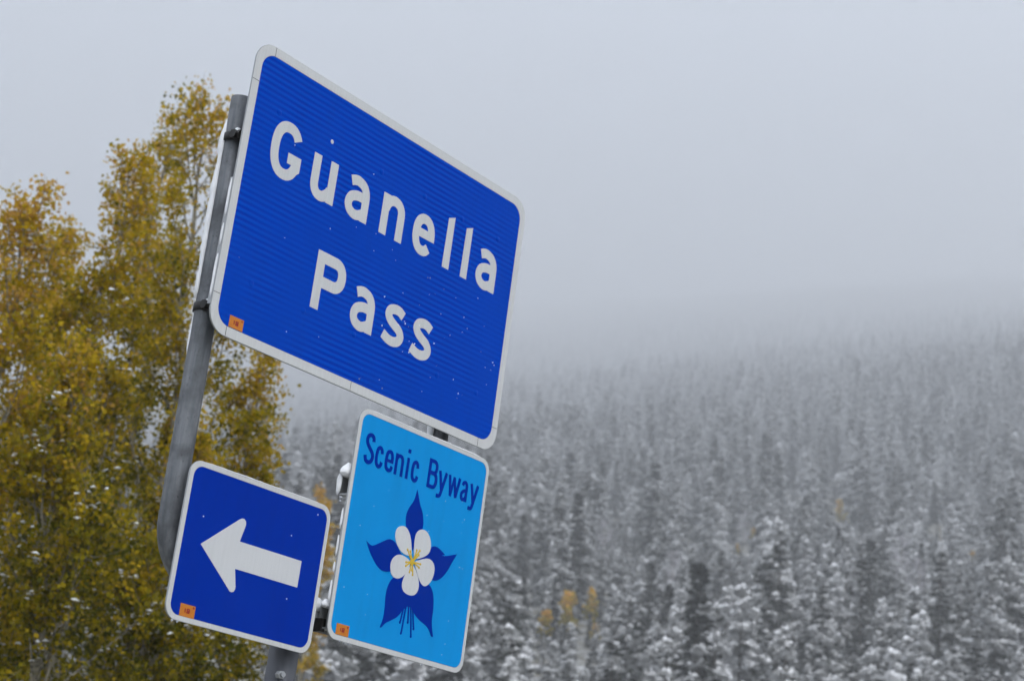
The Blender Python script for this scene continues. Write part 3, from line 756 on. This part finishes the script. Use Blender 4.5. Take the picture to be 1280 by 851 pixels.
def conifer_parts(seed, H=14.0, R=2.0, frost=0.5, whorls=18, per=5, power=0.85, lo=0.05):
    """spruce: whorls of drooping boughs, each bough a fan of needle sprays, rime and snow lying bough by bough"""
    rng = np.random.default_rng(seed)
    Cb, Ab, Bb, fr = [], [], [], []
    pc, pr = [], []
    lop = rng.uniform(0, 2 * np.pi); lopw = rng.uniform(0.05, 0.22)
    for i in range(whorls):
        t = lo + (1 - lo) * (i + rng.uniform(-0.35, 0.35)) / whorls
        t = min(max(t, lo), 0.98)
        Rw = R * (1 - t) ** power * rng.uniform(0.8, 1.15) + 0.12
        az0 = rng.uniform(0, 6.28); nb_ = per if t < 0.75 else per - 1
        for j in range(nb_):
            az = az0 + j * 2 * np.pi / nb_ + rng.normal(0, 0.22)
            L = Rw * rng.uniform(0.6, 1.25) * (1 + lopw * math.cos(az - lop))
            if rng.random() < 0.06: continue
            tb_ = min(max(t + rng.normal(0, 0.45) / whorls, lo), 0.985)
            el = -0.50 + 1.05 * t + rng.normal(0, 0.20)
            n = int(4 + L * 1.6); s = np.linspace(0.22, 1.0, n)
            droop = -0.22 * L * s ** 2 + 0.10 * L * np.clip(s - 0.7, 0, 1)
            ca, sa = math.cos(az), math.sin(az); rad = s * L
            P_ = np.stack([rad * ca, rad * sa, tb_ * H + rad * math.tan(el) + droop], 1)
            iced = rng.random() < frost * (0.32 + 1.2 * t)              # upper boughs catch more snow; bare dark lower ones also paint in shade
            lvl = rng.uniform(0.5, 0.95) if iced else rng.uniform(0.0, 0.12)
            out = np.array([ca, sa, math.tan(el) - 0.2]); out /= np.linalg.norm(out); side_ = np.array([-sa, ca, 0])
            for k, p in enumerate(P_):
                m = 8
                w = 0.42 * L * (1.12 - s[k]) + 0.14
                C0 = p + rng.normal(0, 1, (m, 1)) * side_ * w * 0.5 + rng.normal(0, 0.04, (m, 3)) + [0, 0, -0.06]
                d = unit(out + side_ * rng.normal(0, 0.7, (m, 1)) + [0, 0, -0.45] + rng.normal(0, 0.25, (m, 3)))
                ln = rng.uniform(0.18, 0.38, (m, 1)) * (0.7 + 0.15 * L)
                nb = unit(np.cross(d, rng.normal(0, 0.5, (m, 3)) + [0, 0, 1]))
                Cb.append(C0 + d * ln * 0.6); Ab.append(d * ln); Bb.append(nb * ln * 0.36)
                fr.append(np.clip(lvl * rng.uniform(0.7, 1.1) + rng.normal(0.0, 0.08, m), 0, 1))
                if rng.random() < (0.72 if iced else 0.05 * (frost > 0.3)):
                    pc.append(p + side_ * rng.normal(0, 0.4) * w + rng.normal(0, 0.06, 3) + [0, 0, 0.05]); pr.append(rng.uniform(0.16, 0.36) * (0.6 + 0.18 * L))
    V, F = blades(np.concatenate(Cb), np.concatenate(Ab), np.concatenate(Bb)); fr = np.repeat(np.concatenate(fr), 4)
    if pc:
        Vp, Fp = pads(np.array(pc), np.array(pr), rng, 0.9, 6)
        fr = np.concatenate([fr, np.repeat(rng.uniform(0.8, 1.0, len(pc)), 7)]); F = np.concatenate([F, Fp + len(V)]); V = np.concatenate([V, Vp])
    tb = Tubes(); tb.add([(0, 0, -0.5), (0.02, 0, H * 0.5), (0, 0, H * 0.99)], 0.011 * H, 0.012, 7)
    return tb.mesh('trunk'), np_mesh('crown', V, F, {'frost': fr})

KINDS = [(101, 13.0, 2.3, 0.62, 20, 5, 1.1), (102, 12.0, 2.6, 0.74, 18, 5, 1.0), (103, 15.0, 2.0, 0.55, 24, 5, 1.15), (104, 11.0, 2.5, 0.88, 17, 5, 1.0),
         (105, 14.5, 1.8, 0.38, 23, 5, 1.2), (106, 10.0, 2.4, 0.70, 15, 5, 0.9), (107, 14.0, 1.6, 0.04, 25, 6, 1.0), (108, 13.5, 1.8, 0.16, 23, 6, 1.0)]
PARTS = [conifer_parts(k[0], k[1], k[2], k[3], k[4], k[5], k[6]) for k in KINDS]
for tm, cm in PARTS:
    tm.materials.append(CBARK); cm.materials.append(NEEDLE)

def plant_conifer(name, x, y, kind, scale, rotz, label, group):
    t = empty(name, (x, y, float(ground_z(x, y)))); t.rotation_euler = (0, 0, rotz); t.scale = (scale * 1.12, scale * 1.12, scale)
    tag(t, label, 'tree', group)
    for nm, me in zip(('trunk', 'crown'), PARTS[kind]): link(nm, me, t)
    return t

def on_slope(px, py, h):
    """ground point whose tree of height h has its tip at a photograph pixel"""
    d = ray(px, py)
    for Y in np.arange(100, 1500, 1.0):
        p = CAM + d * (Y / d.y)
        if ground_z(p.x, Y) + h >= p.z: return p.x, float(Y)
    return None

taken, clear = [], []
def free(x, y, r):
    return all((x - a) ** 2 + (y - b) ** 2 > r * r for a, b in taken)
# trees one can name: the dark ones, the golden aspens, the bare frosted aspens
for px, py, kind, sc, lab in [
        (990, 553, 6, 1.0, 'dark green spruce with a ragged top and hardly any snow'),
        (1044, 556, 7, 0.8, 'slim dark spruce beside the leaning golden aspen'),
        (772, 574, 6, 1.05, 'tall dark spruce with a thin pointed tip above the golden aspens'),
        (801, 618, 7, 0.9, 'dark snow free spruce next to the tall pointed dark spruce'),
        (872, 602, 7, 0.95, 'dark narrow spruce uphill of the orange leaved aspen'),
        (1084, 590, 7, 1.0, 'dark green spruce just behind the leaning golden aspen'),
        (1168, 600, 6, 0.7, 'small dark spruce tip among pale trees high on the slope'),
        (655, 640, 6, 0.8, 'dark narrow spruce downhill of the tall pointed dark spruce')]:
    p = on_slope(px, py, KINDS[kind][1] * sc)
    if p: plant_conifer('dark_spruce', p[0], p[1], kind, sc, px * 0.1, lab, 'dark conifers on the slope'); taken.append(p); clear.append((px, py, 12, 80, p[1]))

GOLD_PARTS = [aspen_parts(40 + k, 8.0, 1.5, lo=0.40, leaf=0.15, n_limb=30, clump=9, gold=0.50, leaf_all=0.9, bright=1.7) for k in range(3)]
for k, (px, py, h, lab) in enumerate([
        (741, 741, 5.5, 'bright golden aspen, the fullest gold patch among the frosted trees'),
        (712, 744, 6.5, 'sparse golden aspen beside the fullest golden one'),
        (683, 766, 4.5, 'low golden aspen with a flat wide crown'),
        (744, 782, 3.0, 'tiny orange aspen below the bright golden aspen'),
        (1058, 627, 7.5, 'leaning golden aspen alone high on the frosted slope'),
        (942, 662, 4.0, 'small orange leaved aspen halfway up the slope'),
        (922, 682, 3.5, 'little orange aspen just below another orange one'),
        (1216, 690, 3.0, 'faint orange aspen with very few leaves among frosted spruces')]):
    p = on_slope(px, py, h)
    if p is None: continue
    t = empty('golden_aspen', (p[0], p[1], float(ground_z(*p)))); t.scale = (h / 8.0 * (1.35 if h < 5 else 1.0),) * 2 + (h / 8.0,); t.rotation_euler = (0, 0.16 if px == 1058 else 0, k * 1.1) if px != 1058 else (0, -0.2, 0)
    tag(t, lab, 'tree', 'golden aspens on the slope'); taken.append(p); clear.append((px, py, 10, 34 if h > 3.6 else 14, p[1]))
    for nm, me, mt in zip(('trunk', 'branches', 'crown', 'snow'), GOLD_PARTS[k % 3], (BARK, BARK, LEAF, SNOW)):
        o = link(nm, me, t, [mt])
        if nm == 'snow': o['kind'] = 'stuff'
x, y, z, zt_ = top_at(408, 612, 60.0)
plant_aspen('golden_aspen', (x, y, z), aspen_parts(51, zt_ - z, 0.9, lo=0.3, leaf=0.05, n_limb=26, clump=9, gold=0.72), 'young golden aspen showing between the arrow sign and the light blue sign', 'tree', 'golden aspens on the slope')

mf = Mat('frosted_twigs', 0.8, 0.2); mf.color(mf.mix(mf.noise(mf.coord(), 3, 3), (0.52, 0.49, 0.52), (0.64, 0.62, 0.64))); TWIG = mf.m
def bare_parts(seed, H=9.0, Rc=1.7):
    rng = np.random.default_rng(seed); tb, tw = Tubes(), Tubes()
    tb.add([(0, 0, -0.4), (0.1, 0, H * 0.5), (0, 0.05, H)], 0.11, 0.02, 7)
    for i in range(30):
        t = rng.uniform(0.2, 0.98); az = rng.uniform(0, 6.28); L = Rc * (1 - t) ** 0.6 * rng.uniform(0.5, 1.2) + 0.3
        d = np.array([math.cos(az), math.sin(az), 1.1]); p0 = np.array([0, 0, t * H]); s = np.linspace(0, 1, 4)[:, None]
        path = p0 + d * s * L + [0, 0, 0.3] * s ** 2; tw.add(path, 0.035, 0.018, 4)
        for j in range(7):
            q_ = p0 + d * rng.uniform(0.2, 1) * L; e = unit(d + rng.normal(0, 0.8, 3))
            tw.add([q_, q_ + e * 0.4, q_ + e * 0.8 + rng.normal(0, 0.1, 3)], 0.024, 0.014, 3)
    return tb.mesh('trunk'), tw.mesh('twigs')
BARE = [bare_parts(61), bare_parts(62)]
for k, (px, py, sc, lab) in enumerate([
        (757, 650, 1.0, 'pale bare aspen with frosted twigs below the tall pointed dark spruce'),
        (842, 690, 0.8, 'bare frosted aspen with lilac grey twigs among snowy spruces'),
        (1128, 672, 1.1, 'large bare frosted aspen, pale patch on the slope'),
        (1150, 700, 0.9, 'bare frosted aspen leaning next to the large bare one'),
        (930, 640, 0.9, 'bare brownish aspen around the small orange leaved one')]):
    p = on_slope(px, py, 9.0 * sc)
    if p is None: continue
    t = empty('bare_aspen', (p[0], p[1], float(ground_z(*p)))); t.scale = (sc,) * 3; t.rotation_euler = (0, 0, k)
    tag(t, lab, 'tree', 'bare frosted aspens on the slope'); taken.append(p); clear.append((px, py, 14, 36, p[1]))
    for nm, me, mt in zip(('trunk', 'twigs'), BARE[k % 2], (BARK, TWIG)): link(nm, me, t, [mt])

# the wood itself: jittered grid, denser than crowns are wide
rng = np.random.default_rng(77)
near, far = [], []
y = 104.0
while y < 3600:
    stp = 4.4 + 0.0050 * y
    xw = 0.36 * y + 25
    for x in np.arange(-xw, xw, stp):
        X, Y = x + rng.uniform(-0.45, 0.45) * stp, y + rng.uniform(-0.45, 0.45) * stp
        if not free(X, Y, 2.6): continue
        kind = int(rng.choice(8, p=[.17, .16, .15, .17, .13, .09, .06, .07])); sc = float(rng.choice([rng.uniform(0.45, 0.8), rng.uniform(0.75, 1.05), rng.uniform(1.0, 1.3)], p=[.35, .45, .20])) * (1 + 0.38 * float(sstep(180, 700, Y)))
        z = float(ground_z(X, Y)); v = Vector((X, Y, z + KINDS[kind][1] * sc)) - CAM
        fz = v.dot(FWD); px, py = 640 + FPX * v.dot(RIGHT) / fz, 425.5 - FPX * v.dot(UP) / fz
        ppm = FPX / fz
        for cx, cy, cw, ch, cY in clear:                  # younger growth in front of the trees that show whole
            if Y < cY + 2 and abs(px - cx) < cw + 0.8 * ppm and py < cy + ch:
                sc2 = sc - (cy + ch - py) / ppm / KINDS[kind][1]
                sc = max(sc2, 0.28); py = cy + ch
        seen = 345 < px < 1300 and py < 838
        (near if seen and len(near) < 285 and not (px < 590 and py > 640) else far).append((X, Y, z, kind, sc, float(rng.uniform(0, 6.28))))
    y += stp * 0.86
LAB = ['narrow frosted spruce with heavy grey white snow on the lower slope', 'broad snow laden spruce standing on the lower slope', 'tall thin frosted spruce standing on the lower slope',
       'thickly snow covered spruce with a nearly white crown on the lower slope', 'slim half snowy spruce with dark gaps on the lower slope', 'short wide snowy spruce on the lower slope',
       'almost bare dark green spruce on the lower slope', 'dark spruce lightly dusted with snow on the lower slope']
NM = ['frosted_spruce'] * 6 + ['dark_spruce'] * 2
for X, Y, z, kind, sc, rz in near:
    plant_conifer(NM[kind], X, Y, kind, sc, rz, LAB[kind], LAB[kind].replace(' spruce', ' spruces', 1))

# everything farther up reads as one mass: instances on points, one object
FA = np.array([f[:3] for f in far]); 
me = bpy.data.meshes.new('distant_forest'); me.vertices.add(len(FA)); me.vertices.foreach_set('co', FA.astype(np.float32).ravel())
for nm, col_, tp in (('kind', 3, 'INT'), ('size', 4, 'FLOAT'), ('turn', 5, 'FLOAT')):
    at = me.attributes.new(nm, tp, 'POINT'); at.data.foreach_set('value', np.array([f[col_] for f in far], np.int32 if tp == 'INT' else np.float32))
me.update()
forest = link('distant_forest', me); tag(forest, kind='stuff')
ng = bpy.data.node_groups.new('distant_forest', 'GeometryNodeTree')
ng.interface.new_socket('Geometry', in_out='INPUT', socket_type='NodeSocketGeometry'); ng.interface.new_socket('Geometry', in_out='OUTPUT', socket_type='NodeSocketGeometry')
gi, go = ng.nodes.new('NodeGroupInput'), ng.nodes.new('NodeGroupOutput'); join = ng.nodes.new('GeometryNodeJoinGeometry')
def named(nm, tp):
    n = ng.nodes.new('GeometryNodeInputNamedAttribute'); n.data_type = tp; n.inputs['Name'].default_value = nm; return n.outputs['Attribute']
kd, sz, tn = named('kind', 'INT'), named('size', 'FLOAT'), named('turn', 'FLOAT')
rot = ng.nodes.new('ShaderNodeCombineXYZ'); ng.links.new(tn, rot.inputs[2])
fat = ng.nodes.new('ShaderNodeVectorMath'); fat.operation = 'SCALE'; fat.inputs[0].default_value = (1.2, 1.2, 1.05); ng.links.new(sz, fat.inputs['Scale'])
first = {}
for o in bpy.data.objects:
    if o.type == 'MESH' and o.name.split('.')[0] == 'crown': first.setdefault(o.data.name, o)
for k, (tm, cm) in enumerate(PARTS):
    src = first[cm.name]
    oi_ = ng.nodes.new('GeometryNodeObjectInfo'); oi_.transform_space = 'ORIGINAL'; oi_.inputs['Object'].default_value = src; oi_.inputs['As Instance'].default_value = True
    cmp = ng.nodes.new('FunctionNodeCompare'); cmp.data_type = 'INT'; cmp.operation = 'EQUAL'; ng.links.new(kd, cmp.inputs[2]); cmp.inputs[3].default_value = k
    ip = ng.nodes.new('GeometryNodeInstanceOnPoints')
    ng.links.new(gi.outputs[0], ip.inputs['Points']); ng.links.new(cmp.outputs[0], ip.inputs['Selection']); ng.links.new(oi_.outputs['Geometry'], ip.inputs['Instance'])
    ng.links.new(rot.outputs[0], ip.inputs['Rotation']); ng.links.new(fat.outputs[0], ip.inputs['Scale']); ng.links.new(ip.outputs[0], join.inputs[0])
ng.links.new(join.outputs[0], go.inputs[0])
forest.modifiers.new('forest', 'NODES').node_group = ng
print('near', len(near), 'far', len(far))
